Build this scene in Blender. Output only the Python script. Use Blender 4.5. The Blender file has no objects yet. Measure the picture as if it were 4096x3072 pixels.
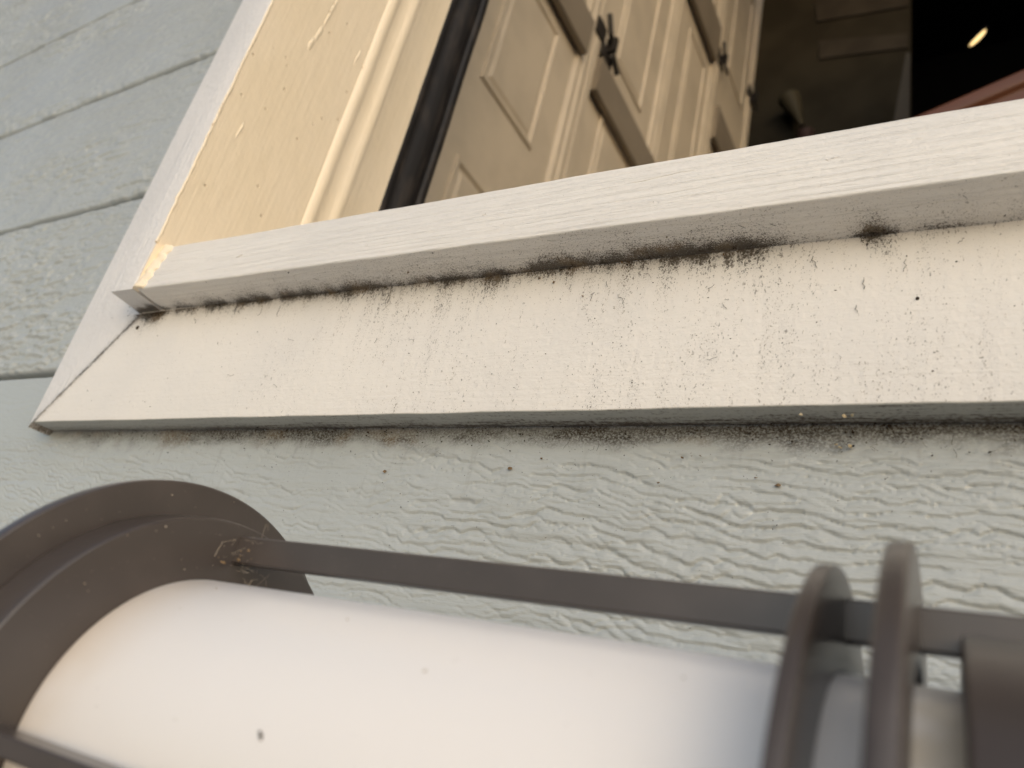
import bpy, bmesh, math, random
import numpy as np
from mathutils import Matrix, Vector
R_ = math.radians
scene = bpy.context.scene
C = scene.collection
random.seed(7)

# ------------------------------------------------------------------ camera
cam_d = bpy.data.cameras.new('camera')
cam = bpy.data.objects.new('camera', cam_d); C.objects.link(cam)
right = Vector((0.85453721, 0.47581408, 0.20824771))
up = Vector((0.03192189, -0.44830237, 0.8933118))
back = Vector((0.51840828, -0.75672052, -0.39827995))
cam.matrix_world = Matrix(((right.x, up.x, back.x, 0), (right.y, up.y, back.y, 0),
                           (right.z, up.z, back.z, 0), (0, 0, 0, 1)))
cam_d.sensor_width = 36.0; cam_d.lens = 26.804
cam_d.clip_start = 0.01; cam_d.clip_end = 500
cam_d.dof.use_dof = True
cam_d.dof.focus_distance = 0.41
cam_d.dof.aperture_fstop = 8.8
scene.camera = cam

# ------------------------------------------------------------------ sky and sun (open shade under a bright overcast sky)
SUN_DIR = Vector((0.64, -0.68, 0.28)).normalized()          # towards the sun
elev = math.asin(SUN_DIR.z); rot = math.atan2(SUN_DIR.x, SUN_DIR.y)
world = bpy.data.worlds.new('World'); scene.world = world; world.use_nodes = True
wn = world.node_tree; wn.nodes.clear()
sky = wn.nodes.new('ShaderNodeTexSky'); sky.sky_type = 'NISHITA'; sky.sun_disc = False
sky.sun_elevation = elev; sky.sun_rotation = rot
sky.air_density = 1.0; sky.dust_density = 1.3; sky.ozone_density = 1.0
bg = wn.nodes.new('ShaderNodeBackground'); bg.inputs['Strength'].default_value = 0.12
wo = wn.nodes.new('ShaderNodeOutputWorld')
wn.links.new(sky.outputs[0], bg.inputs[0]); wn.links.new(bg.outputs[0], wo.inputs[0])
sd = bpy.data.lights.new('sun', 'SUN'); sd.energy = 1.5; sd.angle = R_(110); sd.color = (1.0, 0.952, 0.885)
sun = bpy.data.objects.new('sun', sd); C.objects.link(sun)
sun.rotation_euler = SUN_DIR.to_track_quat('Z', 'Y').to_euler()
scene.view_settings.view_transform = 'Standard'; scene.view_settings.look = 'None'
scene.view_settings.exposure = 0.40; scene.view_settings.gamma = 1.0
scene.view_settings.use_curve_mapping = False
scene.cycles.use_denoising = True
scene.cycles.max_bounces = 8; scene.cycles.diffuse_bounces = 5

# ------------------------------------------------------------------ node helpers
class G:
    def __init__(s, name):
        s.m = bpy.data.materials.new(name); s.m.use_nodes = True
        s.t = s.m.node_tree; s.t.nodes.clear()
        s.out = s.t.nodes.new('ShaderNodeOutputMaterial')
        s.b = s.t.nodes.new('ShaderNodeBsdfPrincipled')
        s.t.links.new(s.b.outputs[0], s.out.inputs[0])
        s._pos = None
    def new(s, k): return s.t.nodes.new(k)
    def put(s, sock, v):
        if isinstance(v, bpy.types.NodeSocket): s.t.links.new(v, sock)
        else: sock.default_value = v
    def M(s, op, a, b=0.0, c=0.0, clamp=False):
        n = s.new('ShaderNodeMath'); n.operation = op; n.use_clamp = clamp
        s.put(n.inputs[0], a); s.put(n.inputs[1], b); s.put(n.inputs[2], c)
        return n.outputs[0]
    def add(s, a, b): return s.M('ADD', a, b)
    def sub(s, a, b): return s.M('SUBTRACT', a, b)
    def mul(s, a, b): return s.M('MULTIPLY', a, b)
    def mx(s, a, b): return s.M('MAXIMUM', a, b)
    def exp(s, a): return s.M('EXPONENT', a)
    def ramp(s, v, a, b, c=0.0, d=1.0, smooth=True):
        n = s.new('ShaderNodeMapRange'); n.interpolation_type = 'SMOOTHSTEP' if smooth else 'LINEAR'
        n.clamp = True
        s.put(n.inputs['Value'], v); s.put(n.inputs['From Min'], a); s.put(n.inputs['From Max'], b)
        s.put(n.inputs['To Min'], c); s.put(n.inputs['To Max'], d)
        return n.outputs[0]
    def pos(s):
        if s._pos is None:
            g = s.new('ShaderNodeNewGeometry'); s._pos = g.outputs['Position']; s._nor = g.outputs['Normal']
            x = s.new('ShaderNodeSeparateXYZ'); s.t.links.new(s._pos, x.inputs[0]); s.x, s.y, s.z = x.outputs[:3]
            x = s.new('ShaderNodeSeparateXYZ'); s.t.links.new(g.outputs['True Normal'], x.inputs[0]); s.nx, s.ny, s.nz = x.outputs[:3]
        return s._pos
    def vec(s, x, y, z):
        n = s.new('ShaderNodeCombineXYZ'); s.put(n.inputs[0], x); s.put(n.inputs[1], y); s.put(n.inputs[2], z)
        return n.outputs[0]
    def scl(s, sx, sy, sz, off=0.0):
        s.pos()
        n = s.new('ShaderNodeVectorMath'); n.operation = 'MULTIPLY_ADD'
        s.t.links.new(s._pos, n.inputs[0]); n.inputs[1].default_value = (sx, sy, sz); n.inputs[2].default_value = (off, off * .7, off * 1.3)
        return n.outputs[0]
    def noise(s, v, scale=1.0, detail=2.0, rough=0.5, dist=0.0):
        n = s.new('ShaderNodeTexNoise'); s.t.links.new(v, n.inputs['Vector'])
        n.inputs['Scale'].default_value = scale; n.inputs['Detail'].default_value = detail
        n.inputs['Roughness'].default_value = rough; n.inputs['Distortion'].default_value = dist
        return n.outputs[0]
    def voro(s, v, scale=1.0):
        n = s.new('ShaderNodeTexVoronoi'); s.t.links.new(v, n.inputs['Vector']); n.inputs['Scale'].default_value = scale
        return n.outputs['Distance'], n.outputs['Color']
    def mix(s, f, a, b):
        n = s.new('ShaderNodeMix'); n.data_type = 'RGBA'
        s.put(n.inputs[0], f)
        for i, v in ((6, a), (7, b)):
            if isinstance(v, bpy.types.NodeSocket): s.t.links.new(v, n.inputs[i])
            else: n.inputs[i].default_value = (*v, 1)
        return n.outputs[2]
    def bump(s, h, dist=0.001, strength=1.0):
        n = s.new('ShaderNodeBump'); n.inputs['Strength'].default_value = strength; n.inputs['Distance'].default_value = dist
        s.t.links.new(h, n.inputs['Height']); s.t.links.new(n.outputs[0], s.b.inputs['Normal'])
    def set(s, col=None, rough=None, spec=None, **k):
        if col is not None:
            if isinstance(col, bpy.types.NodeSocket): s.t.links.new(col, s.b.inputs['Base Color'])
            else: s.b.inputs['Base Color'].default_value = (*col, 1)
        if rough is not None: s.put(s.b.inputs['Roughness'], rough)
        if spec is not None: s.b.inputs['Specular IOR Level'].default_value = spec
        for kk, v in k.items(): s.put(s.b.inputs[kk.replace('_', ' ')], v)
        return s.m

MOULD = (0.052, 0.036, 0.019)
MOULD_BROWN = (0.125, 0.078, 0.030)
SIDING = (0.435, 0.455, 0.448)

def speck(g, dens, scale, off, streak=(1, 1, 1)):
    """dark specks whose cover grows with dens (0..1)"""
    n = g.noise(g.scl(scale * streak[0], scale * streak[1], scale * streak[2], off), 1.0, 3.0, 0.62)
    th = g.ramp(dens, 0.0, 1.0, 0.74, 0.36, smooth=False)
    return g.ramp(g.sub(n, th), 0.0, 0.045)

def white_trim(name, mode):
    g = G(name); g.pos()
    base = (0.80, 0.758, 0.70)
    blotch = g.noise(g.scl(9, 9, 9, 3.1), 1.0, 3.0)
    col = g.mix(g.ramp(blotch, .35, .7), base, (0.755, 0.72, 0.675))
    if mode == 'side':      # cooler light at the left painted in as a more neutral white
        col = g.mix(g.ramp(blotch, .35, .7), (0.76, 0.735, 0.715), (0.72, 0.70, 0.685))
    patch = g.ramp(g.noise(g.scl(15, 15, 15, 11.0), 1.0, 2.0), .38, .66)
    patch2 = g.ramp(g.noise(g.scl(50, 40, 40, 5.0), 1.0, 2.0), .35, .7)
    grow = g.ramp(g.x, -.62, -.30)                    # dirtier to the right
    def bell(c, w): # bump of mould round x = c
        d = g.M('DIVIDE', g.sub(g.x, c), w); return g.exp(g.mul(g.mul(d, d), -1.0))
    run_ = g.mul(g.ramp(g.x, -.36, -.27), g.ramp(g.x, -.060, -.095))
    hot = g.mx(g.mul(run_, g.add(.66, g.mul(bell(-.115, .030), .35))), g.mx(g.mul(bell(-.036, .0085), 1.35), g.mul(bell(-.580, .018), 2.2)))
    hot = g.mx(hot, g.mul(g.mul(g.ramp(g.x, -.57, -.54), g.ramp(g.x, -.26, -.36)), .56))
    hot = g.mx(hot, g.mul(bell(-.005, .03), .16))
    if mode in ('front', 'side'):
        zc = g.add(g.mul(g.x, -0.0085), 0.2375)       # crevice line under the sill
        d0 = g.sub(zc, g.z); d = g.add(g.M('MAXIMUM', d0, 0.0), g.ramp(d0, -.0005, -.0015, 0.0, .5))
        if mode == 'side':
            un = g.ramp(g.nz, -.75, -.9)
            d = g.add(g.mul(d, g.sub(1.0, un)), g.mul(g.M('MAXIMUM', g.sub(0.310, g.y), 0.0), un))
    else:                                             # underside: distance from the back edge
        d = g.M('MAXIMUM', g.sub(0.310, g.y), 0.0)
    a = g.mul(g.exp(g.mul(d, -1 / .0044)), g.mul(g.add(g.mul(hot, 1.25), .07), g.add(.42, g.mul(patch2, .75))))
    wide = g.mul(g.exp(g.mul(d, -1 / .012)), g.mul(g.add(.08, g.mul(hot, .34)), g.add(.35, patch2)))
    dust = g.mul(g.add(.10, g.mul(grow, .20)), g.add(.72, g.mul(patch, .28)))
    if mode == 'front':
        saw = g.ramp(g.noise(g.scl(210, 20, 14, 6.0), 1, 3, .6), .34, .62, .62, 1.15)
        dust = g.mul(dust, saw); wide = g.mul(wide, saw)
    if mode == 'side': dust = g.mul(dust, .55); wide = g.mul(wide, .6)
    dens = g.add(a, g.add(wide, dust))
    if mode in ('front', 'side'):
        ml = g.M('ABSOLUTE', g.sub(g.add(g.x, .684), g.mul(g.sub(g.z, .1435), .88)))
        wob = g.mul(g.sub(g.noise(g.scl(120, 120, 120, 8.8), 1, 3), .5), .005)
        mit = g.mul(g.mul(g.exp(g.mul(g.M('MAXIMUM', g.add(ml, wob), 0.0), -1 / .0040)), .85), g.ramp(g.z, .245, .235))
        dens = g.add(dens, mit)
        a = g.add(a, g.mul(mit, .7))
    dens = g.M('MINIMUM', dens, 1.0)
    if mode == 'sill':
        # front face clean, underside dirty
        under = g.ramp(g.nz, -.75, -.95)
        dens = g.mul(dens, g.add(.22, g.mul(under, .78)))
    sp = g.mx(g.mx(speck(g, dens, 1250, 0.3, (1, 1, .7)), g.mul(speck(g, g.mul(dens, .88), 700, 7.7, (1, 1, .5)), .8)), g.mul(speck(g, g.mul(dens, .98), 2100, 17.7, (1, 1, 1)), .7))
    film = g.mul(g.M('MINIMUM', g.mul(a, .85), .68), g.ramp(g.noise(g.scl(260, 260, 260, 2.0), 1, 5, .7), .36, .62))
    mcol = g.mix(g.ramp(g.noise(g.scl(70, 70, 70, 21.0), 1, 3), .46, .66), MOULD, MOULD_BROWN)
    fade = g.ramp(dens, .15, .6, .62, .92)
    col = g.mix(g.mx(g.mul(sp, fade), film), col, mcol)
    # underside of the bottom board carries the wall paint
    if mode == 'front':
        und = g.ramp(g.nz, -.6, -.8)
        und_n = g.add(g.mul(g.noise(g.scl(30, 700, 500, 9.0), 1, 4, .65), .55), g.mul(g.noise(g.scl(420, 420, 420, 4.0), 1, 3, .65), .45))
        ucol = g.mix(g.mul(g.ramp(g.add(und_n, g.mul(g.ramp(g.y, .317, .330), .16)), .50, .70), g.ramp(g.x, -.66, -.35, .45, .9)), (0.44, 0.44, 0.41), (0.07, 0.046, 0.032))
        col = g.mix(und, col, ucol)
    if mode == 'side':
        grain = g.add(g.mul(g.noise(g.scl(380, 380, 12, 1.0), 1, 4, .65, .6), 1.1), g.add(g.mul(g.noise(g.scl(240, 240, 200), 1, 3), .7), g.mul(g.noise(g.scl(60, 60, 30), 1, 3), .6)))
    else:
        grain = g.add(g.mul(g.noise(g.scl(14, 300, 380, 1.0), 1, 4, .65, .6), 1.0 if mode == 'sill' else .35), g.add(g.mul(g.noise(g.scl(260, 260, 300), 1, 4, .6), .30 if mode == 'sill' else .6), g.mul(g.noise(g.scl(170, 60, 16), 1, 3), .1 if mode == 'sill' else .28)))
    g.bump(g.add(grain, g.mul(sp, .12)), .0019 if mode == 'sill' else (.0014 if mode == 'side' else .0009), .9)
    return g.set(col, .52, .4)

M_FRONT = white_trim('white_trim_paint', 'front')
M_SILL = white_trim('white_sill_paint', 'sill')
M_SIDE = white_trim('white_side_cool_light', 'side')

def siding_mat():
    g = G('siding_paint'); g.pos()
    bl = g.noise(g.scl(5, 5, 8, 2.0), 1, 3)
    col = g.mix(g.ramp(bl, .35, .68), SIDING, (0.41, 0.427, 0.415))
    # mould under the bottom board
    zc = g.add(g.mul(g.x, 0.0080), 0.1490)
    d = g.M('MAXIMUM', g.sub(zc, g.z), 0.0)
    inx = g.mul(g.ramp(g.x, -.695, -.655), g.ramp(g.z, .152, .150))
    n1 = g.noise(g.scl(38, 10, 60, 3.3), 1, 3, .6)
    hang = g.ramp(g.add(d, g.mul(g.sub(n1, .5), -.022)), .017, .004)
    dens = g.mul(g.mul(hang, inx), g.ramp(g.x, -.68, -.35, .70, 1.0))
    fine = g.noise(g.scl(760, 300, 900, 1.1), 1, 5, .72)
    film = g.mul(g.mul(dens, g.ramp(g.noise(g.scl(26, 26, 90, 14.0), 1, 3), .28, .55, .50, 1.0)), g.ramp(fine, .34, .60, .30, .97))
    drip = g.mul(g.mul(g.exp(g.mul(d, -1 / .03)), inx), g.ramp(g.noise(g.scl(160, 10, 22, 8), 1, 3), .55, .75, 0, .35))
    sp = g.mul(speck(g, g.mul(g.exp(g.mul(d, -1 / .05)), .24), 620, 4.4), .8)
    mcol = g.mix(g.ramp(g.noise(g.scl(22, 22, 22, 31.0), 1, 2), .56, .66), (0.048, 0.034, 0.020), MOULD_BROWN)
    col = g.mix(g.mx(g.mx(film, drip), g.mul(sp, inx)), col, mcol)
    h = g.add(g.mul(g.noise(g.scl(60, 60, 700, 1.0), 1, 3, .6), .6), g.mul(g.noise(g.scl(420, 420, 900, 4), 1, 3), .4))
    g.bump(h, .0007, .8)
    return g.set(col, .27, .55)
M_SIDING = siding_mat()

def cream_mat():
    g = G('cream_jamb_paint'); g.pos()
    bl = g.noise(g.scl(6, 12, 8, 1.0), 1, 3)
    col = g.mix(g.ramp(bl, .35, .7), (0.88, 0.752, 0.565), (0.86, 0.73, 0.535))
    dist, c = g.voro(g.scl(95, 95, 95, 3.0), 1.0)
    rnd = g.new('ShaderNodeSeparateColor'); g.t.links.new(c, rnd.inputs[0])
    pits = g.mul(g.ramp(dist, .16, .08), g.ramp(rnd.outputs[0], .93, .95))
    col = g.mix(g.mul(pits, .45), col, (0.42, 0.27, 0.13))
    h = g.add(g.mul(g.noise(g.scl(200, 260, 14, 2), 1, 3), .5), g.mul(g.noise(g.scl(70, 70, 50, 6), 1, 3), .8))
    h = g.sub(h, g.mul(pits, .9))
    g.bump(h, .0010, .8)
    return g.set(col, .38, .45)
M_CREAM = cream_mat()

def rubber_mat():
    g = G('black_rubber')
    col = g.mix(g.ramp(g.noise(g.scl(60, 60, 18, 2), 1, 3), .45, .7), (0.012, 0.010, 0.009), (0.034, 0.027, 0.022))
    return g.set(col, .58, .4)
M_RUBBER = rubber_mat()

def brown_metal(name, c, rough):
    g = G(name); g.pos()
    n = g.noise(g.scl(40, 40, 40, 4), 1, 4)
    col = g.mix(g.ramp(n, .4, .75), c, tuple(v * 1.22 for v in c))
    dustn = speck(g, .12, 900, 9.0)
    col = g.mix(g.mul(dustn, .25), col, (0.35, 0.30, 0.24))
    g.bump(g.noise(g.scl(1400, 1400, 1400, 1), 1, 2), .0001, .4)
    return g.set(col, rough, .5)
M_BROWN = brown_metal('bronze_lamp_paint', (0.060, 0.049, 0.044), .29)

def opal_mat():
    g = G('opal_glass'); g.pos()
    # amber tone on the glass beside the end disc
    st = g.mul(g.ramp(g.x, -.205, -.245), g.ramp(g.noise(g.scl(22, 22, 22, 6), 1, 3), .30, .62, .2, .8))
    col = g.mix(st, (0.88, 0.828, 0.785), (0.74, 0.62, 0.50))
    st2 = g.mul(g.ramp(g.x, -.022, -.010), g.ramp(g.noise(g.scl(60, 60, 60, 2), 1, 3), .35, .6, .4, 1))
    col = g.mix(st2, col, (0.66, 0.58, 0.47))
    col = g.mix(g.mul(speck(g, .05, 420, 3.0), .35), col, (0.25, 0.2, 0.15))
    return g.set(col, .30, .4, Subsurface_Weight=.3, Subsurface_Scale=.02, Subsurface_Radius=(1, .95, .9))
M_OPAL = opal_mat()

def plain(name, c, rough=.6, spec=.3, var=.12, sc=8):
    g = G(name)
    n = g.noise(g.scl(sc, sc, sc, 1.7), 1, 3)
    col = g.mix(g.ramp(n, .35, .7), c, tuple(v * (1 - var) for v in c))
    return g.set(col, rough, spec)
M_DOOR = plain('beige_door_paint', (0.62, 0.53, 0.405), .5, .35)
M_STRUT = plain('taupe_strut_metal', (0.27, 0.225, 0.17), .5)
M_HINGE = plain('dark_hinge_metal', (0.035, 0.03, 0.026), .45)
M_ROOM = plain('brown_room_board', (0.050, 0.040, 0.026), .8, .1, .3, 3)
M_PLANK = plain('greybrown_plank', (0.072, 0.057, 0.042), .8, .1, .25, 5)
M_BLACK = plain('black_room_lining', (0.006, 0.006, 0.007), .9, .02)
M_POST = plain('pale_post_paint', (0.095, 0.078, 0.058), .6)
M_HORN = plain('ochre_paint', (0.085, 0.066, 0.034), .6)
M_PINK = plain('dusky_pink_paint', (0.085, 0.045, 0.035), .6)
M_CONC = plain('concrete_ground', (0.60, 0.56, 0.50), .85, .2, .2, 2)
M_CRUMB = plain('dark_crumb', (0.045, 0.032, 0.020), .8, .2, .5, 900)
M_HUSK = plain('tan_husk', (0.22, 0.15, 0.085), .7, .2, .4, 500)
M_SILK = plain('cobweb_silk', (0.40, 0.34, 0.27), .7, .2)
M_SEED = plain('pale_seed', (0.45, 0.37, 0.24), .6, .3, .3, 700)
def wood_mat():
    g = G('red_brown_wood')
    col = g.mix(g.noise(g.scl(4, 60, 60, 1), 1, 4), (0.135, 0.045, 0.016), (0.07, 0.022, 0.008))
    return g.set(col, .42, .4)
M_WOOD = wood_mat()
def emit_mat():
    g = G('lit_lamp_lens'); g.set((0.9, .8, .6), .4)
    g.b.inputs['Emission Color'].default_value = (1.0, .70, .30, 1); g.b.inputs['Emission Strength'].default_value = 1.25
    return g.m
M_LENS = emit_mat()

# ------------------------------------------------------------------ object helpers
def tag(o, label=None, cat=None, group=None, kind=None):
    if label: o['label'] = label
    if cat: o['category'] = cat
    if group: o['group'] = group
    if kind or cat: o['kind'] = kind or 'thing'
    return o
def thing(name, loc, label, cat, group=None):
    o = bpy.data.objects.new(name, None); C.objects.link(o); o.location = loc
    o.empty_display_size = .02
    return tag(o, label, cat, group)
def link(name, me, mat, parent=None, smooth=40):
    o = bpy.data.objects.new(name, me); C.objects.link(o)
    me.materials.append(mat)
    if smooth:
        for p in me.polygons: p.use_smooth = True
        me.set_sharp_from_angle(angle=R_(smooth))
    if parent:
        o.parent = parent
        if parent.type == 'EMPTY': o.matrix_parent_inverse = Matrix.Translation(parent.location).inverted()
    return o
def parent_loc(p):
    v = Vector(p.location)
    return v if p.parent is None else v
def mesh(name, vs, fs):
    me = bpy.data.meshes.new(name); me.from_pydata([tuple(v) for v in vs], [], fs); me.validate()
    bm = bmesh.new(); bm.from_mesh(me); bmesh.ops.recalc_face_normals(bm, faces=bm.faces); bm.to_mesh(me); bm.free()
    return me
def box_me(name, lo, hi, bevel=0.0):
    bm = bmesh.new()
    bmesh.ops.create_cube(bm, size=1)
    lo = Vector(lo); hi = Vector(hi); c = (lo + hi) / 2; s = hi - lo
    for v in bm.verts: v.co = Vector((v.co.x * s.x, v.co.y * s.y, v.co.z * s.z)) + c
    if bevel: bmesh.ops.bevel(bm, geom=bm.edges[:], offset=bevel, segments=2, affect='EDGES', profile=.7)
    me = bpy.data.meshes.new(name); bm.to_mesh(me); bm.free(); return me
def box(name, lo, hi, mat, parent=None, bevel=0.0, **k):
    return link(name, box_me(name, lo, hi, bevel), mat, parent, **k)
def rounded(poly, r, n=3):
    """round the corners of a closed 2-D polygon"""
    out = []; N = len(poly)
    for i in range(N):
        p0, p1, p2 = Vector(poly[i - 1]), Vector(poly[i]), Vector(poly[(i + 1) % N])
        a = (p0 - p1); b = (p2 - p1); rr = min(r, a.length * .45, b.length * .45)
        a = p1 + a.normalized() * rr; b = p1 + b.normalized() * rr
        for k in range(n + 1):
            t = k / n; out.append((1 - t) ** 2 * a + 2 * t * (1 - t) * p1 + t * t * b)
    return out
def extrude(name, poly, stations, place, jit=0.0, seed=1):
    """poly of (a,b); stations list of s; place(s,a,b,first,last)->xyz"""
    rng = np.random.default_rng(seed)
    n = len(poly); vs = []; fs = []
    ja = np.convolve(rng.normal(size=len(stations) + 8), np.ones(5) / 5, 'same')[4:-4] * jit
    jb = np.convolve(rng.normal(size=len(stations) + 8), np.ones(5) / 5, 'same')[4:-4] * jit
    for i, s in enumerate(stations):
        for (a, b) in poly:
            vs.append(place(s, a + ja[i], b + jb[i], i / (len(stations) - 1)))
    for i in range(len(stations) - 1):
        for k in range(n):
            fs.append((i * n + k, i * n + (k + 1) % n, (i + 1) * n + (k + 1) % n, (i + 1) * n + k))
    fs.append(tuple(range(n))); fs.append(tuple((len(stations) - 1) * n + k for k in range(n)))
    return mesh(name, vs, fs)
def lin(a, b, step): return list(np.linspace(a, b, max(2, int(round(abs(b - a) / step)) + 1)))

# ------------------------------------------------------------------ numpy noise for carved siding relief
def vnoise(x, y, seed, ang=False):
    xi = np.floor(x).astype(np.int64); yi = np.floor(y).astype(np.int64); xf = x - xi; yf = y - yi
    def h(a, b):
        v = (a * 374761393 + b * 668265263 + seed * 974634793) & 0xffffffff
        v = ((v ^ (v >> 13)) * 1274126177) & 0xffffffff
        return ((v ^ (v >> 16)) & 0xffff) / 65535.0
    u = xf if ang else xf * xf * (3 - 2 * xf); w = yf * yf * (3 - 2 * yf)
    return (h(xi, yi) * (1 - u) + h(xi + 1, yi) * u) * (1 - w) + (h(xi, yi + 1) * (1 - u) + h(xi + 1, yi + 1) * u) * w
def sstep(a, b, v):
    t = np.clip((v - a) / (b - a), 0, 1); return t * t * (3 - 2 * t)
def siding_relief(x, z, seed, pitk=.0008):
    def band(sp, sd, k1, k2):
        w = .085 * x + .024 * (vnoise(x * 3.0, z * 6, sd) - .5) + .009 * (vnoise(x * 17, z * 30, sd + 1) - .5) \
            + .0068 * (vnoise(x * 62, z * 60, sd + 2, True) - .5) + .0034 * (vnoise(x * 190, z * 150, sd + 12, True) - .5)
        v = (z + w) / sp
        row = np.floor(v); f = v - row
        keep = sstep(k1, k2, .45 * vnoise(x * 24 + row * 7.3, row * 3.1 + .5, sd + 3) + .30 * vnoise(x * 60 + row * 5.1, row * 2.7 + z * 40, sd + 4) + .25 * vnoise(x * 6, z * 14, sd + 15))
        f0 = .11
        hr = vnoise(row * 3.7 + .3, row * 1.9 + .6, sd + 21)
        step = np.where(f < f0, f / f0, 1 - .75 * sstep(.5, 1.0, f) - .25 * f)
        return (step - 1) * keep * (.45 + .75 * hr) + .30 * hr * np.minimum(1, np.minimum(f, 1 - f) * 5)
    amp = sstep(.25, .6, vnoise(x * 5, z * 16, seed + 5)) * .65 + .35
    h = .0013 * amp * band(.0063, seed, .44, .54) + .0008 * band(.0034, seed + 40, .45, .55)
    pit = sstep(.42, .64, vnoise(x * 42, z * 190, seed + 6) * .6 + vnoise(x * 110, z * 460, seed + 7) * .4)
    rough = sstep(.42, .66, vnoise(x * 4.5 + 9, z * 10, seed + 8))
    h += pitk * pit * (.3 + .7 * rough)
    h += .00040 * (vnoise(x * 26, z * 420, seed + 9) - .5) + .0006 * (vnoise(x * 18, z * 170, seed + 19) - .5)
    return h
def siding_board(x0, x1, z0, z1, step, seed, parent, Y=.33, calm=None, pitk=.0005):
    nx = max(2, int((x1 - x0) / step)); nz = max(2, int((z1 - z0) / step))
    X, Z = np.meshgrid(np.linspace(x0, x1, nx), np.linspace(z0, z1, nz))
    h = siding_relief(X, Z, seed, pitk)
    if calm is not None: h *= calm(X, Z)
    e = np.minimum(Z - z0, z1 - Z)                            # rounded groove edges
    y = Y - h + .0045 * np.clip(1 - e / .0030, 0, 1) ** 2
    # wrap a skirt back into the groove
    co = np.stack([X, y, Z], -1).reshape(-1, 3)
    me = bpy.data.meshes.new('siding_board')
    idx = np.arange(nx * nz).reshape(nz, nx)
    q = np.stack([idx[:-1, :-1], idx[:-1, 1:], idx[1:, 1:], idx[1:, :-1]], -1).reshape(-1, 4)
    skirts = []
    extra = []
    n0 = nx * nz
    for k, row in enumerate((0, nz - 1)):
        b = co[idx[row]].copy(); b[:, 1] = Y + .014; extra.append(b)
        base = n0 + k * nx; a = idx[row]; bb = np.arange(nx) + base
        s = np.stack([a[:-1], bb[:-1], bb[1:], a[1:]], -1) if k == 0 else np.stack([a[:-1], a[1:], bb[1:], bb[:-1]], -1)
        skirts.append(s)
    co = np.concatenate([co] + extra); q = np.concatenate([q] + skirts)
    me.vertices.add(len(co)); me.vertices.foreach_set('co', co.astype(np.float32).ravel())
    me.loops.add(q.size); me.loops.foreach_set('vertex_index', q.astype(np.int32).ravel())
    me.polygons.add(len(q)); me.polygons.foreach_set('loop_start', np.arange(0, q.size, 4, dtype=np.int32))
    me.polygons.foreach_set('use_smooth', np.ones(len(q), bool))
    me.update(); me.validate()
    return link('siding_board', me, M_SIDING, parent, smooth=0)

# ------------------------------------------------------------------ ground and room shell
box('ground', (-60, -60, -1.45), (60, 60, -1.35), M_CONC)['kind'] = 'structure'
bpy.data.objects['ground'].data.name = 'ground'

wall = thing('siding_wall', (0, .345, -1.35), 'pale grey-green wood-grain siding wall around the trimmed opening', 'wall')
GROOVES = [.2040, .4120, .6170, .8270, 1.0370, 1.2470]
def calm_low(X, Z): return .15 + .85 * sstep(.142, .128, Z + .008 * (vnoise(X * 20, Z * 20, 99) - .5))
siding_board(-1.10, .22, -.0040, .2010, .00075, 3, wall, calm=calm_low)
for i in range(5):
    siding_board(-1.95 - .25 * i, -.640, GROOVES[i] + .0018, GROOVES[i + 1] - .0018, .0014 + .0003 * i, 21 + 13 * i, wall, pitk=.0022)
box('wall_core', (-3.6, .3445, -1.35), (-.6005, .46, 3.599), M_SIDING, wall, smooth=0)
box('wall_core', (-.600, .3445, -1.35), (3.6, .46, .225), M_SIDING, wall, smooth=0)
box('wall_core', (2.60, .3445, .226), (3.6, .46, 4.7), M_SIDING, wall, smooth=0)
box('wall_core', (-3.6, .3445, 3.6), (2.599, .46, 4.7), M_SIDING, wall, smooth=0)

room = []
def shell(name, lo, hi, mat):
    o = box(name, lo, hi, mat, smooth=0); o['kind'] = 'structure'; return o
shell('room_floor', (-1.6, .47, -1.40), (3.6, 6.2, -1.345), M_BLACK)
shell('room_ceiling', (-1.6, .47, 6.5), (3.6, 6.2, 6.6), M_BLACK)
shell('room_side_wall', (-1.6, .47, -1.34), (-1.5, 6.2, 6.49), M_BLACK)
shell('room_side_wall', (3.4, .47, -1.34), (3.5, 6.2, 6.49), M_CONC)  # unseen wall, given pale concrete to bounce light into the room
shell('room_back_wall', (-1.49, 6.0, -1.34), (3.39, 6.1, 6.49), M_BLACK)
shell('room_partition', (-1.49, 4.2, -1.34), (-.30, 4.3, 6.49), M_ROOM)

# ------------------------------------------------------------------ white trim round the opening
trim = thing('window_trim', (-.15, .33, .145), 'white painted trim frame with mould-stained sill and cream inner jamb', 'window trim')
def zb(x): return .2465 - .0215 * (x + .58)                  # bottom front edge of the sill
# bottom casing, mitred at its left end
prof = rounded([(.310, .1440), (.310, .2480), (.3300, .2480), (.3300, .1440)], .0011)
st = lin(-.684, 2.70, .008)
def place_b(s, a, b, t):
    e = (b - .1435) * .88
    x = s + max(0, 1 - t * 12) * (e + .0004)
    return (x, a, b + .0056 * (s + .684))
link('bottom_casing', extrude('bottom_casing', prof, st, place_b, .0003, 5), M_FRONT, trim, 50)['label'] = 'wide bottom board with dark mould along its upper edge'
# left casing
prof = rounded([(-.6885, .3105), (-.590, .3105), (-.590, .3300), (-.6885, .3300)], .0014)
st = lin(.1435, 3.6, .010)
def place_s(s, a, b, t):
    z0 = .1435 + (a + .684) / .88 + .0013
    return (a, b, s + max(0, 1 - t * 8) * (z0 - .1435))
link('side_casing', extrude('side_casing', prof, st, place_s, .00015, 6), M_SIDE, trim, 50)['label'] = 'narrow upright board at the left'
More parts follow.
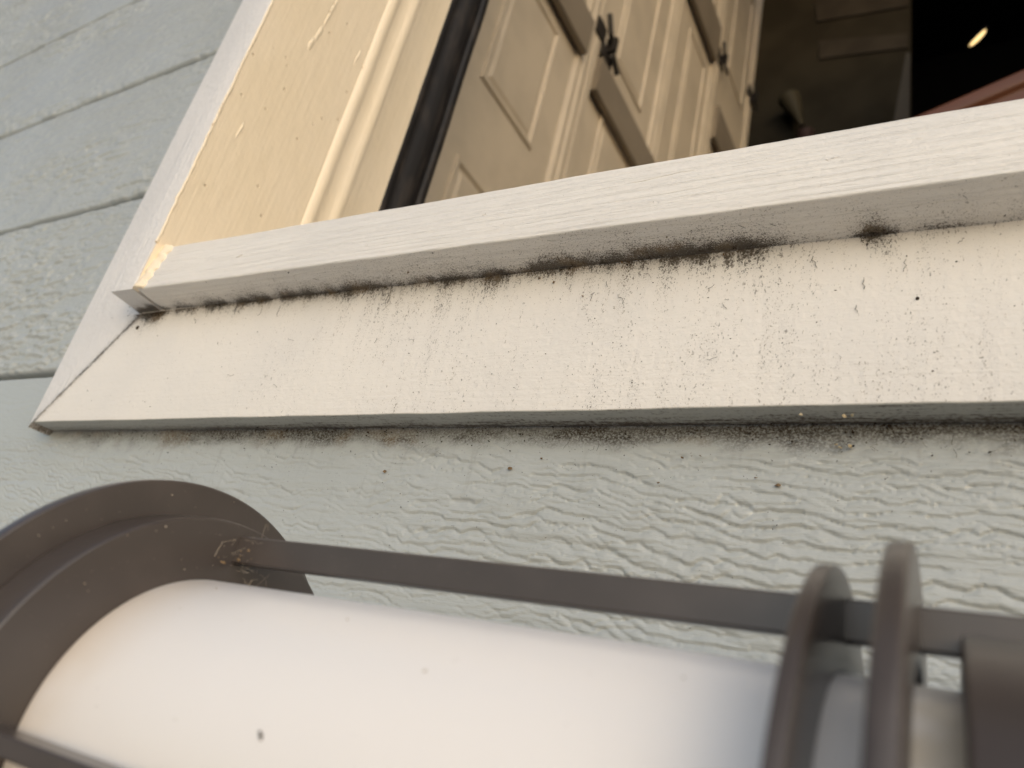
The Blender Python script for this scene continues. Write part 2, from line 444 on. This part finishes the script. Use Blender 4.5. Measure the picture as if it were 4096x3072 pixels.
# proud inner strip
prof = rounded([(-.600, .2812), (-.5697, .2812), (-.5697, .3300), (-.600, .3300)], .0012)
st = lin(.2466, 3.5, .010)
def place_st(s, a, b, t):
    return (a, b, s + max(0, 1 - t * 30) * (zb(a) - .2466 - (b - .2812) * .10))
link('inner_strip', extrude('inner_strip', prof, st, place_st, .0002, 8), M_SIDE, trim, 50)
# sill
def sill_place(s, a, b, t): return (s, a, b + zb(s))
prof = rounded([(.2822, 0.0), (.2905, .0462), (.560, .0450), (.560, -.0075), (.330, -.0045)], .0016)
link('sill', extrude('sill', prof, lin(-.5655, 2.599, .008), sill_place, .0003, 9), M_SILL, trim, 50)
# fillet caulk and paint smear between jamb and sill
rng = np.random.default_rng(4)
vs = []; fs = []
nu, nv = 44, 11
for i in range(nu):
    t = i / (nu - 1)
    for j in range(nv):
        u = j / (nv - 1)
        bump_ = math.sin(math.pi * u) * (.0020 + .0008 * math.sin(i * .55 + 2 * u) * math.sin(i * .21 + 1.3)) + .00014 * rng.normal()
        x = -.5715 + (.0140 + .0014 * math.sin(i * .7) + .0004 * rng.normal()) * u
        y = .2816 + .0085 * t - bump_
        vs.append((x, y, zb(-.565) + .0006 + .0462 * t + .0002 * rng.normal()))
for i in range(nu - 1):
    for j in range(nv - 1):
        a = i * nv + j; fs.append((a, a + 1, a + nv + 1, a + nv))
# close the back
nb = len(vs); vs += [(v[0], v[1] + .006, v[2]) for v in vs]
for i in range(nu - 1):
    for a in (i * nv, i * nv + nv - 1): fs.append((a, a + nv, a + nv + nb, a + nb))
for j in range(nv - 1):
    for a in (j, (nu - 1) * nv + j): fs.append((a, a + 1, a + 1 + nb, a + nb))
for i in range(nu - 1):
    for j in range(nv - 1):
        a = nb + i * nv + j; fs.append((a, a + nv, a + nv + 1, a + 1))
cme = mesh('caulk', vs, fs)
link('caulk', cme, M_CREAM, trim, 80)['label'] = 'lumpy cream caulk at the left end of the sill'
# wavy cream paint edge
def tube(path, rad, n=8, seed=0, jr=0.0):
    rg = np.random.default_rng(seed); vs = []; fs = []
    for i, p in enumerate(path):
        p = Vector(p); d = (Vector(path[min(i + 1, len(path) - 1)]) - Vector(path[max(i - 1, 0)])).normalized()
        a = d.orthogonal().normalized(); b = d.cross(a); r = rad * (1 + jr * rg.normal())
        for k in range(n):
            t = 2 * math.pi * k / n; vs.append(p + a * (r * math.cos(t)) + b * (r * math.sin(t)))
    m = len(path)
    for i in range(m - 1):
        for k in range(n): fs.append((i * n + k, i * n + (k + 1) % n, (i + 1) * n + (k + 1) % n, (i + 1) * n + k))
    fs.append(tuple(range(n))); fs.append(tuple((m - 1) * n + k for k in range(n)))
    return vs, fs
pth = [(-.5692 + .0003 * rng.normal(), .2822 + .0003 * rng.normal(), z) for z in np.linspace(.292, 3.4, 620)]
link('paint_edge', mesh('paint_edge', *tube(pth, .0012, 8, 3, .08)), M_CREAM, trim, 80)
# cream jamb with a double bead
prof = [(-.5686, .2822), (-.5684, .300), (-.5685, .4030), (-.5672, .4045), (-.5655, .4085), (-.5652, .4130), (-.5668, .4170), (-.5674, .4190),
        (-.5674, .4300), (-.5664, .4330), (-.5648, .4375), (-.5648, .4415), (-.5660, .4450), (-.5668, .4470), (-.5668, .4905), (-.600, .4905), (-.600, .332), (-.5695, .332)]
link('jamb', extrude('jamb', [Vector(p) for p in prof], lin(.252, 3.5, .01), lambda s, a, b, t: (a, b, s), .0002, 12), M_CREAM, trim, 35)
# rubber seal
prof = rounded([(-.5692, .4908), (-.5670, .4912), (-.5662, .4985), (-.5700, .5010), (-.5690, .5080), (-.5668, .5150), (-.5650, .5240), (-.5652, .5320),
        (-.5665, .5380), (-.5690, .5420), (-.5660, .5470), (-.5665, .5545), (-.5695, .5575), (-.600, .5575), (-.600, .4908)], .0015, 2)
link('rubber_seal', extrude('rubber_seal', prof, lin(.252, 3.5, .012), lambda s, a, b, t: (a + .0006 * math.sin(s * 31), b, s), .0004, 15), M_RUBBER, trim, 60)
# nail heads
def disc_me(name, c, r, nrm, th=.0006, n=14):
    q = Vector(nrm).to_track_quat('Z', 'Y'); c = Vector(c); vs = []; 
    for k in range(n): vs.append(c + q @ Vector((r * math.cos(6.2832 * k / n), r * math.sin(6.2832 * k / n), -th)))
    for k in range(n): vs.append(c + q @ Vector((r * .8 * math.cos(6.2832 * k / n), r * .8 * math.sin(6.2832 * k / n), th)))
    fs = [tuple(range(n)), tuple(range(n, 2 * n))] + [(k, (k + 1) % n, n + (k + 1) % n, n + k) for k in range(n)]
    return mesh(name, vs, fs)
for c, r in (((-.592, .3097, .229), .0019), ((-.0195, .3097, .1967), .0008)):
    link('nail_head', disc_me('nail_head', c, r, (0, -1, 0), .0004), M_CRUMB, trim)

# ------------------------------------------------------------------ wall lamp
S = .20
uax = Vector((math.cos(.0291) * math.cos(.0087), math.sin(.0291) * math.cos(.0087), math.sin(.0087)))
vax = Vector((-math.sin(.0291), math.cos(.0291), 0)); wax = uax.cross(vax)
O = Vector((-1.21, 1.0, -.1613)) * S
def L(u, v, w): return O + (uax * u + vax * v + wax * w) * S
lamp = thing('wall_lamp', O, 'bronze cage wall lamp with white opal glass cylinder below the trim', 'wall lamp')
def lathe(name, prof, n=128):
    """closed profile of (u, r)"""
    vs = []; fs = []; m = len(prof)
    for k in range(n):
        t = 2 * math.pi * k / n
        for (u, r) in prof: vs.append(L(u, r * math.cos(t), r * math.sin(t)))
    for k in range(n):
        for i in range(m):
            fs.append((k * m + i, k * m + (i + 1) % m, ((k + 1) % n) * m + (i + 1) % m, ((k + 1) % n) * m + i))
    return mesh(name, vs, fs)
def ring(name, u0, u1, r0, r1, rd=.004, mat=M_BROWN):
    return link(name, lathe(name, rounded([(u0, r0), (u0, r1), (u1, r1), (u1, r0)], rd)), mat, lamp, 40)
ring('end_disc', -.112, -.082, .02, .4588, .005)['label'] = 'larger outer end disc'
ring('end_disc', -.0815, .004, .02, .3956, .006)['label'] = 'smaller inner end disc'
ring('glass_shade', .0045, 1.205, .262, .2854, .003, M_OPAL)
ring('ring', 1.052, 1.070, .2875, .405, .003)
ring('ring', 1.124, 1.150, .310, .4362, .007)
ring('end_cap', 1.190, 1.62, .02, .343, .006)
ring('end_disc', 1.6205, 1.66, .02, .4588, .005)
for k in range(4):
    a = math.pi / 2 * k
    def pl(u, v, w):
        return L(u, v * math.sin(a) + w * math.cos(a), w * math.sin(a) - v * math.cos(a))
    pr = rounded([(-.013, .3233), (.013, .3233), (.013, .3749), (-.013, .3749)], .0028, 1)
    link('bar', extrude('bar', pr, [.0045, .4, .8, 1.2, 1.62], lambda s, x, y, t: pl(s, x, y)), M_BROWN, lamp, 40)
vs = [L(u, v, w) for u in (1.30, 1.55) for v, w in ((.30, -.12), (.30, .06), (.62, .06), (.62, -.12))]
link('wall_mount', mesh('wall_mount', vs, [(0, 1, 2, 3), (4, 5, 6, 7), (0, 1, 5, 4), (1, 2, 6, 5), (2, 3, 7, 6), (3, 0, 4, 7)]), M_BROWN, lamp)

# ------------------------------------------------------------------ panelled overhead door inside the opening
D = .90
XP = -D
door = thing('garage_door', (XP - .04, 1.9, 1.5), 'beige raised-panel door sections with taupe struts inside the opening', 'garage door')
def facing_panel(lo_y, hi_y, lo_z, hi_z, parent, x):
    """raised field: outer moulding ridge, groove, field"""
    rings = [(0, 0), (.004, .006), (.012, .006), (.020, -.004), (.034, .004), (.036, .004)]
    vs = []; fs = []
    for ins, h in rings:
        for y, z in ((lo_y + ins, lo_z + ins), (hi_y - ins, lo_z + ins), (hi_y - ins, hi_z - ins), (lo_y + ins, hi_z - ins)):
            vs.append((x + h, y, z))
    for r in range(len(rings) - 1):
        for k in range(4): fs.append((r * 4 + k, r * 4 + (k + 1) % 4, r * 4 + 4 + (k + 1) % 4, r * 4 + 4 + k))
    n = len(rings) * 4 - 4; fs.append((n, n + 1, n + 2, n + 3))
    return link('raised_panel', mesh('raised_panel', vs, fs), M_DOOR, parent, 20)
seams = [.885, 1.455, 2.02, 2.51, 3.08]
panels_y = [(1.025, 1.29), (1.60, 1.86), (2.16, 2.39), (2.66, 2.94)]
for i in range(4):
    y0, y1 = seams[i] * D, seams[i + 1] * D
    # section with lipped edges
    xx = XP
    pr = [(xx - .04, y0 + .002), (xx + .010, y0 + .002), (xx + .013, y0 + .006), (xx + .013, y0 + .030), (xx + .008, y0 + .036), (xx, y0 + .046),
          (xx, y1 - .060), (xx + .010, y1 - .050), (xx + .010, y1 - .036), (xx + .004, y1 - .030), (xx + .012, y1 - .020), (xx + .012, y1 - .004), (xx - .04, y1 - .002)]
    sec = link('door_section', extrude('door_section', [Vector(p) for p in pr], [.0, 1.2, 2.4, 3.9], lambda s, a, b, t: (a, b, s)), M_DOOR, door, 30)
    for z0, z1 in ((.72, 1.142), (1.383, 1.815), (2.06, 2.84), (3.12, 3.9)):
        if z1 * D < 3.88:
            o = facing_panel(panels_y[i][0] * D, panels_y[i][1] * D, z0 * D, z1 * D, None, XP + .0012)
            o.parent = sec
def strut(y0, y1, z0, z1, x0=.012, x1=.032):
    bx = rounded([(XP + x0, z0), (XP + x1, z0), (XP + x1, z1), (XP + x0, z1)], .004, 2)
    link('strut', extrude('strut', bx, [y0, y1], lambda s, a, b, t: (a, s, b)), M_STRUT, door, 40)
strut(.90 * D, 1.40 * D, 1.85 * D, 1.99 * D)
strut(1.49 * D, 1.98 * D, 1.80 * D, 1.935 * D)
strut(2.06 * D, 2.44 * D, 2.92 * D, 3.14 * D)
strut(2.54 * D, 3.04 * D, 2.56 * D, 2.75 * D)
def hinge(y, z, s=1.0):
    bm = bmesh.new()
    def bb(lo, hi):
        r = bmesh.ops.create_cube(bm, size=1); lo = Vector(lo); hi = Vector(hi)
        for v in r['verts']: v.co = Vector((v.co.x * (hi - lo).x, v.co.y * (hi - lo).y, v.co.z * (hi - lo).z)) + (lo + hi) / 2
    x = XP + .013
    bb((x, y - .045 * s, z - .012 * s), (x + .006, y + .010 * s, z + .045 * s))
    bb((x, y + .008 * s, z - .050 * s), (x + .006, y + .075 * s, z - .010 * s))
    bb((x, y + .03 * s, z - .02 * s), (x + .030, y + .045 * s, z + .035 * s))
    me = bpy.data.meshes.new('hinge'); bm.to_mesh(me); bm.free()
    h = link('hinge', me, M_HINGE, door, 40)
    p = [(x + .022, y - .02 * s, z + .07 * s), (x + .022, y + .01 * s, z + .02 * s), (x + .022, y + .05 * s, z - .03 * s), (x + .02, y + .09 * s, z - .055 * s)]
    pin = link('hinge_pin', mesh('hinge_pin', *tube(p, .008 * s, 8)), M_HINGE, h, 60)
hinge(1.49 * D, 2.02 * D)
hinge(2.50 * D, 3.03 * D, .8)
hinge(3.02 * D, 3.30 * D, .8)

# ------------------------------------------------------------------ dim interior
def at(a, y, b): return Vector((a * y, y, b * y))
lt = thing('ceiling_light', at(.021, 2.2, 1.104), 'small round lit lamp glowing in the dark interior', 'lamp')
nrm = Vector((.600, .405, -.640)).normalized()
cc = at(.021, 2.2, 1.104)
link('lens', disc_me('lens', cc, .036, nrm, .004, 32), M_LENS, lt)
def ring_me(name, c, n, r0, r1, d0, d1, k=32):
    q = n.to_track_quat('Z', 'Y'); vs = []; fs = []
    pr = [(r0, d0), (r1, d0), (r1, d1), (r0, d1)]
    for i in range(k):
        t = 2 * math.pi * i / k
        for r, d in pr: vs.append(c + q @ Vector((r * math.cos(t), r * math.sin(t), d)))
    for i in range(k):
        for j in range(4): fs.append((i * 4 + j, i * 4 + (j + 1) % 4, ((i + 1) % k) * 4 + (j + 1) % 4, ((i + 1) % k) * 4 + j))
    return mesh(name, vs, fs)
link('trim_ring', ring_me('trim_ring', cc, nrm, .038, .043, -.006, .0035), M_BLACK, lt)

# planks fixed to the partition
def slab(name, pts, th, mat, label, cat, group=None):
    pts = [Vector(p) for p in pts]; n = (pts[1] - pts[0]).cross(pts[2] - pts[0]).normalized()
    if n.y > 0: n = -n
    vs = pts + [p - n * th for p in pts]; k = len(pts)
    fs = [tuple(range(k)), tuple(range(k, 2 * k))] + [(i, (i + 1) % k, k + (i + 1) % k, k + i) for i in range(k)]
    return tag(link(name, mesh(name, vs, fs), mat), label, cat, group)
yb = 4.185
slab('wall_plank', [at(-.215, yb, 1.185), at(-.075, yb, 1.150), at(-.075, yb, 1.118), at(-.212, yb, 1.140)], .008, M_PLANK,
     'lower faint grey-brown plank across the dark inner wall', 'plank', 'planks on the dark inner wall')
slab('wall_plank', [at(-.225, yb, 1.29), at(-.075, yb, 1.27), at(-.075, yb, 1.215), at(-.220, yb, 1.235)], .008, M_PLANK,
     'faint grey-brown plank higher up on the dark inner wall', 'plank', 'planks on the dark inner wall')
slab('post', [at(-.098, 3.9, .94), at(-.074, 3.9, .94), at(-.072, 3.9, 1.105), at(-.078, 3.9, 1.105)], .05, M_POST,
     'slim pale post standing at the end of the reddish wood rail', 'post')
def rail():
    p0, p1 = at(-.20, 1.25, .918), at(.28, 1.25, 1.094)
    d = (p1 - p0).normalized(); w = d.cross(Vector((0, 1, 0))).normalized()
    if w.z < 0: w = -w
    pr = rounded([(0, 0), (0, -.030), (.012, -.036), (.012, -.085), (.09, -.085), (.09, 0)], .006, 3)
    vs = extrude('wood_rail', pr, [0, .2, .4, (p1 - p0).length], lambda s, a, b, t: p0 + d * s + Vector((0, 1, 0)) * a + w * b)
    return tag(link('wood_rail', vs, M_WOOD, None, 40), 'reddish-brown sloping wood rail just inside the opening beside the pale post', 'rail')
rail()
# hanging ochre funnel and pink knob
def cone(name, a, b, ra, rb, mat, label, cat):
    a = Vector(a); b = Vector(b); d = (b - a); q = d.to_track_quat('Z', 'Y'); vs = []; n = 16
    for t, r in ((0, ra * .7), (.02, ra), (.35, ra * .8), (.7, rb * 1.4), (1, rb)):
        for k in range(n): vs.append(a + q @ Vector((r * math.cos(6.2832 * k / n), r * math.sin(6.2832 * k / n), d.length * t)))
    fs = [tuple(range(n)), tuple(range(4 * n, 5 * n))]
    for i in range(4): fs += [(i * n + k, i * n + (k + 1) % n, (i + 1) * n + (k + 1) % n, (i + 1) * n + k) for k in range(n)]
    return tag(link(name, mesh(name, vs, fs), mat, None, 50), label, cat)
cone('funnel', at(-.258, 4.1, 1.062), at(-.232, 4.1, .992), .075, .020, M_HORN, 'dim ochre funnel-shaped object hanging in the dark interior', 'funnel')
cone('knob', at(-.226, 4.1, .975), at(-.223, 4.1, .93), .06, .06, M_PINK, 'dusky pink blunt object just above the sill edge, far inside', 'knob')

# ------------------------------------------------------------------ crumbs, husks and cobweb
def blob(rg, c, size, n, squash=.5):
    """irregular crumb, 5-sided double cone"""
    a = Vector(rg.normal(size=3)).normalized(); q = a.to_track_quat('Z', 'Y'); vs = []
    k = 5
    for i in range(k):
        t = 2 * math.pi * i / k; r = size * (.6 + .8 * rg.random())
        vs.append(Vector(c) + q @ Vector((r * math.cos(t), r * squash * math.sin(t), size * .3 * rg.normal())))
    vs.append(Vector(c) + q @ Vector((0, 0, size * .6))); vs.append(Vector(c) - q @ Vector((0, 0, size * .6)))
    fs = [(n + i, n + (i + 1) % k, n + 5) for i in range(k)] + [(n + (i + 1) % k, n + i, n + 6) for i in range(k)]
    return vs, fs
def crumbs(name, pts, mat, smin, smax, seed, parent=None):
    rg = np.random.default_rng(seed); V = []; F = []
    for p in pts:
        s = smin + (smax - smin) * rg.random() ** 3
        v, f = blob(rg, p, s, len(V), .35 + .5 * rg.random()); V += v; F += f
    me = bpy.data.meshes.new(name); me.from_pydata([tuple(v) for v in V], [], F)
    return link(name, me, mat, parent, 0)
rg = np.random.default_rng(11)
def zc(x): return .2375 - .0085 * x
pts = []
for cx, sx, n, wd in ((-.115, .028, 520, .0019), (-.20, .05, 480, .0017), (-.036, .0060, 420, .0036), (-.29, .04, 220, .0013), (-.578, .012, 420, .0034), (-.45, .07, 420, .0016), (.0, .03, 60, .0016)):
    for _ in range(n):
        x = cx + sx * rg.normal(); d = abs(rg.normal()) * wd
        if rg.random() < .62: pts.append((x, .3096, zc(x) - d))
        else: pts.append((x, .3100 - d * 1.3, zb(x) - .0003 - (.310 - .2812 - d) * .0))
tag(crumbs('mould_crumbs', pts, M_CRUMB, .00012, .00085, 1), 'black mould crumbs caught in the crevice under the sill', 'debris', None, 'stuff')
pts = []
for _ in range(900):
    x = rg.uniform(-.66, .06)
    if rg.random() > (.15 + .85 * min(1, max(0, (x + .66) / .35))): continue
    pts.append((x, .3290 - abs(rg.normal()) * .0012, .1440 + .0056 * (x + .684) - abs(rg.normal()) * .0055))
tag(crumbs('mould_crumbs', pts, M_CRUMB, .00012, .0009, 2), 'black mould crumbs on the siding under the bottom board', 'debris', None, 'stuff')
pts = []
for _ in range(560):
    x = rg.uniform(-.66, .06) ; z = rg.uniform(.150, .235)
    if rg.random() > .25 + .75 * (x + .66) / .7: continue
    pts.append((x, .3098, z))
for _ in range(260):
    x = rg.uniform(-.55, .06); pts.append((x, .3286, rg.uniform(.05, .135)))
for _ in range(150):
    x = rg.uniform(-.5, .06); y = rg.uniform(.283, .309); pts.append((x, y, zb(x) - .0002 - (y - .2822) * .09))
tag(crumbs('dirt_specks', pts, M_CRUMB, .00012, .0006, 3), 'fine dark dirt specks scattered over trim and siding', 'debris', None, 'stuff')
# tan husks and pale seeds
pts = [(x, .3285, z) for x, z in ((-.300, .118), (-.214, .122), (-.196, .128), (-.12, .130), (-.085, .121), (-.075, .118), (-.13, .117))] + \
      [(-.30, .2822 + .016, zb(-.30) - .002), (-.13, .2822 + .012, zb(-.13) - .0018), (-.20, .3090, .226), (-.18, .3092, .215), (-.21, .3090, .230), (-.105, .309, .231), (-.16, .309, .234)]
for i, p in enumerate(pts):
    tag(crumbs('insect_husk', [p], M_HUSK, .0008, .0019, 50 + i), 'tiny tan insect husk stuck near a mouldy trim crevice', 'husk', 'insect husks near the trim crevices')
pts = [(-.052, .3275, .137), (-.050, .3272, .1355), (-.0465, .3275, .1362), (-.064, .3118, .1442), (-.047, .3135, .1440), (-.044, .3130, .1442)]
for i, p in enumerate(pts):
    tag(crumbs('pale_seed', [p], M_SEED, .0012, .0016, 80 + i), 'tiny pale round seed caught by the bottom board edge', 'seed', 'pale seeds at the bottom board edge')
# cobweb clump at the lamp bar
J = L(.012, -.02, .335)
V = []; F = []
for i in range(22):
    a = J + Vector(rg.normal(size=3)) * .0055; a += uax * .003
    b = a + Vector(rg.normal(size=3)) * .0045
    m = (a + b) / 2 + Vector(rg.normal(size=3)) * .0018; m2 = (m + b) / 2 + Vector(rg.normal(size=3)) * .0008
    v, f = tube([a, m, m2, b], .00004 if i % 6 else .00009, 4); n = len(V); V += v; F += [tuple(k + n for k in q) for q in f]
me = bpy.data.meshes.new('cobweb'); me.from_pydata([tuple(v) for v in V], [], F)
web = tag(link('cobweb', me, M_SILK, None, 0), 'dusty cobweb clump where the lamp bar meets the end disc', 'cobweb')
pts = [J + Vector(rg.normal(size=3)) * .0050 + uax * .003 for _ in range(22)]
crumbs('web_crumb', pts, M_HUSK, .0004, .0015, 8, web)
pts = []
for _ in range(70):
    t = rg.uniform(.5, 2.6); r = rg.uniform(.30, .45); u = .0045 if r < .392 else -.0815
    pts.append(L(u + .001, -r * math.cos(t) if t < 3 else 0, r * math.sin(t)))
tag(crumbs('disc_dust', pts, M_SILK, .00015, .0005, 9), 'pale dust flecks clinging to the lamp end discs', 'debris', None, 'stuff')
# fly specks and stains on the glass, hairs on the trim, paint runs on the jamb
def on_glass(u, t, r=.2858): return L(u, -r * math.cos(t), r * math.sin(t))
pts = [on_glass(*p) for p in ((.306, .257), (.1425, 1.299), (.1127, 1.141), (.9244, .984), (.6248, .733), (.4352, 1.004), (.1319, .843))]
tag(crumbs('glass_specks', pts, M_SILK, .0003, .0007, 12), 'faint dust specks on the white glass cylinder', 'debris', None, 'stuff')
V = []; F = []
c0 = on_glass(.4569, .289, .2868)
for k in range(3):
    v, f = blob(rg, c0 + (wax * .0006 + uax * -.0005) * (k - 1), .0008 - .0002 * abs(k - 1), len(V), .7); V += v; F += f
me = bpy.data.meshes.new('fly_speck'); me.from_pydata([tuple(v) for v in V], [], F)
tag(link('fly_speck', me, M_CRUMB, None, 0), 'single dark brown speck on the front of the white glass cylinder', 'speck')
V = []; F = []
for i in range(38):
    x = rg.uniform(-.52, .04)
    z = zc(x) - abs(rg.normal()) * .016 - .001 if i % 3 else rg.uniform(.16, .23)
    a = Vector((x, .3094, z)); l = rg.uniform(.002, .0075); t = rg.uniform(0, math.pi)
    d = Vector((math.cos(t), 0, math.sin(t))); n_ = Vector((-d.z, 0, d.x)); pth = [a]
    for k in range(4): pth.append(pth[-1] + (d * l + n_ * l * .5 * rg.normal()) / 4 - Vector((0, .0001 * rg.random(), 0)))
    v, f = tube(pth, .00007 + .00007 * rg.random(), 4); n = len(V); V += v; F += [tuple(k + n for k in q) for q in f]
for i in range(26):
    x = rg.uniform(-.50, .04); y = rg.uniform(.286, .309)
    a = Vector((x, y, zb(x) - .0004 - (y - .2822) * .09)); t = rg.uniform(-.8, .8); l = rg.uniform(.002, .006)
    pth = [a, a + Vector((math.cos(t), math.sin(t), 0)) * l * .5 + Vector((0, 0, -.0004)), a + Vector((math.cos(t * 1.4), math.sin(t * 1.4), 0)) * l]
    v, f = tube(pth, .00008, 4); n = len(V); V += v; F += [tuple(k + n for k in q) for q in f]
spots = []
for cx, sx, n in ((-.115, .030, 150), (-.20, .05, 140), (-.29, .04, 80), (-.036, .006, 110), (-.578, .010, 60), (-.45, .07, 70)):
    for _ in range(n):
        x = cx + sx * rg.normal(); d = abs(rg.normal()) * .0026
        spots.append(((x, .3094, zc(x) - d), (1, 0, 1)) if rg.random() < .6 else ((x, .3100 - d, zb(x) - .0026), (1, 1, 0)))
for _ in range(340):
    x = rg.uniform(-.64, .06); spots.append(((x, .3284, .1440 + .0056 * (x + .684) - abs(rg.normal()) * .0062), (1, 0, 1)))
for p, m in spots:
    l = rg.uniform(.0012, .0042); d = Vector([a * b for a, b in zip(rg.normal(size=3), m)]).normalized(); e = Vector([a * b for a, b in zip(rg.normal(size=3), m)])
    a = Vector(p); pth = [a, a + d * l * .5 + e * l * .18, a + d * l]
    v, f = tube(pth, .00005 + .00006 * rg.random(), 3); n = len(V); V += v; F += [tuple(k + n for k in q) for q in f]
me = bpy.data.meshes.new('fibres'); me.from_pydata([tuple(v) for v in V], [], F)
tag(link('fibres', me, M_CRUMB, None, 0), 'tiny dark hair-like fibres stuck to the white trim', 'debris', None, 'stuff')
V = []; F = []
for (y, z, ln, wd) in ((.3432, .640, .014, .0022), (.3418, .6213, .013, .0018), (.3395, .5965, .015, .0026), (.3363, .5786, .010, .0032), (.3445, .660, .016, .0020), (.3927, .6194, .014, .0014),
                       (.3062, .4348, .012, .0012)):
    n0 = len(V)
    for i in range(9):
        for j in range(7):
            s_ = i / 8 * 2 - 1; t_ = j / 6 * 2 - 1
            hh = max(0.0, 1 - s_ * s_ - t_ * t_)
            V.append((-.5685 - .0003 + .0013 * math.sqrt(hh) * (.8 + .4 * rg.random()), y + t_ * wd + .0006 * math.sin(s_ * 3), z + s_ * ln))
    for i in range(8):
        for j in range(6):
            a = n0 + i * 7 + j; F.append((a, a + 1, a + 8, a + 7))
link('paint_run', mesh('paint_run', V, F), M_CREAM, trim, 80)['kind'] = 'stuff'
# raised scratch and small dents on the sill face
V = []; F = []
for (x0, x1, h0, h1) in ((-.172, -.118, .031, .034), (-.46, -.455, .020, .022), (-.33, -.327, .012, .013), (-.055, -.049, .026, .0265), (-.02, -.016, .03, .030), (-.245, -.242, .024, .025)):
    pth = []
    for k in range(9):
        t = k / 8; x = x0 + (x1 - x0) * t; h = h0 + (h1 - h0) * t + .0004 * rg.normal()
        pth.append((x, .2822 + .0083 * h / .0462 + .00005, zb(x) + h))
    v, f = tube(pth, .00035 + .0002 * rg.random(), 5, int(rg.integers(99)), .3); n = len(V); V += v; F += [tuple(k + n for k in q) for q in f]
link('paint_ridge', mesh('paint_ridge', V, F), M_SILL, trim, 80)['kind'] = 'stuff'
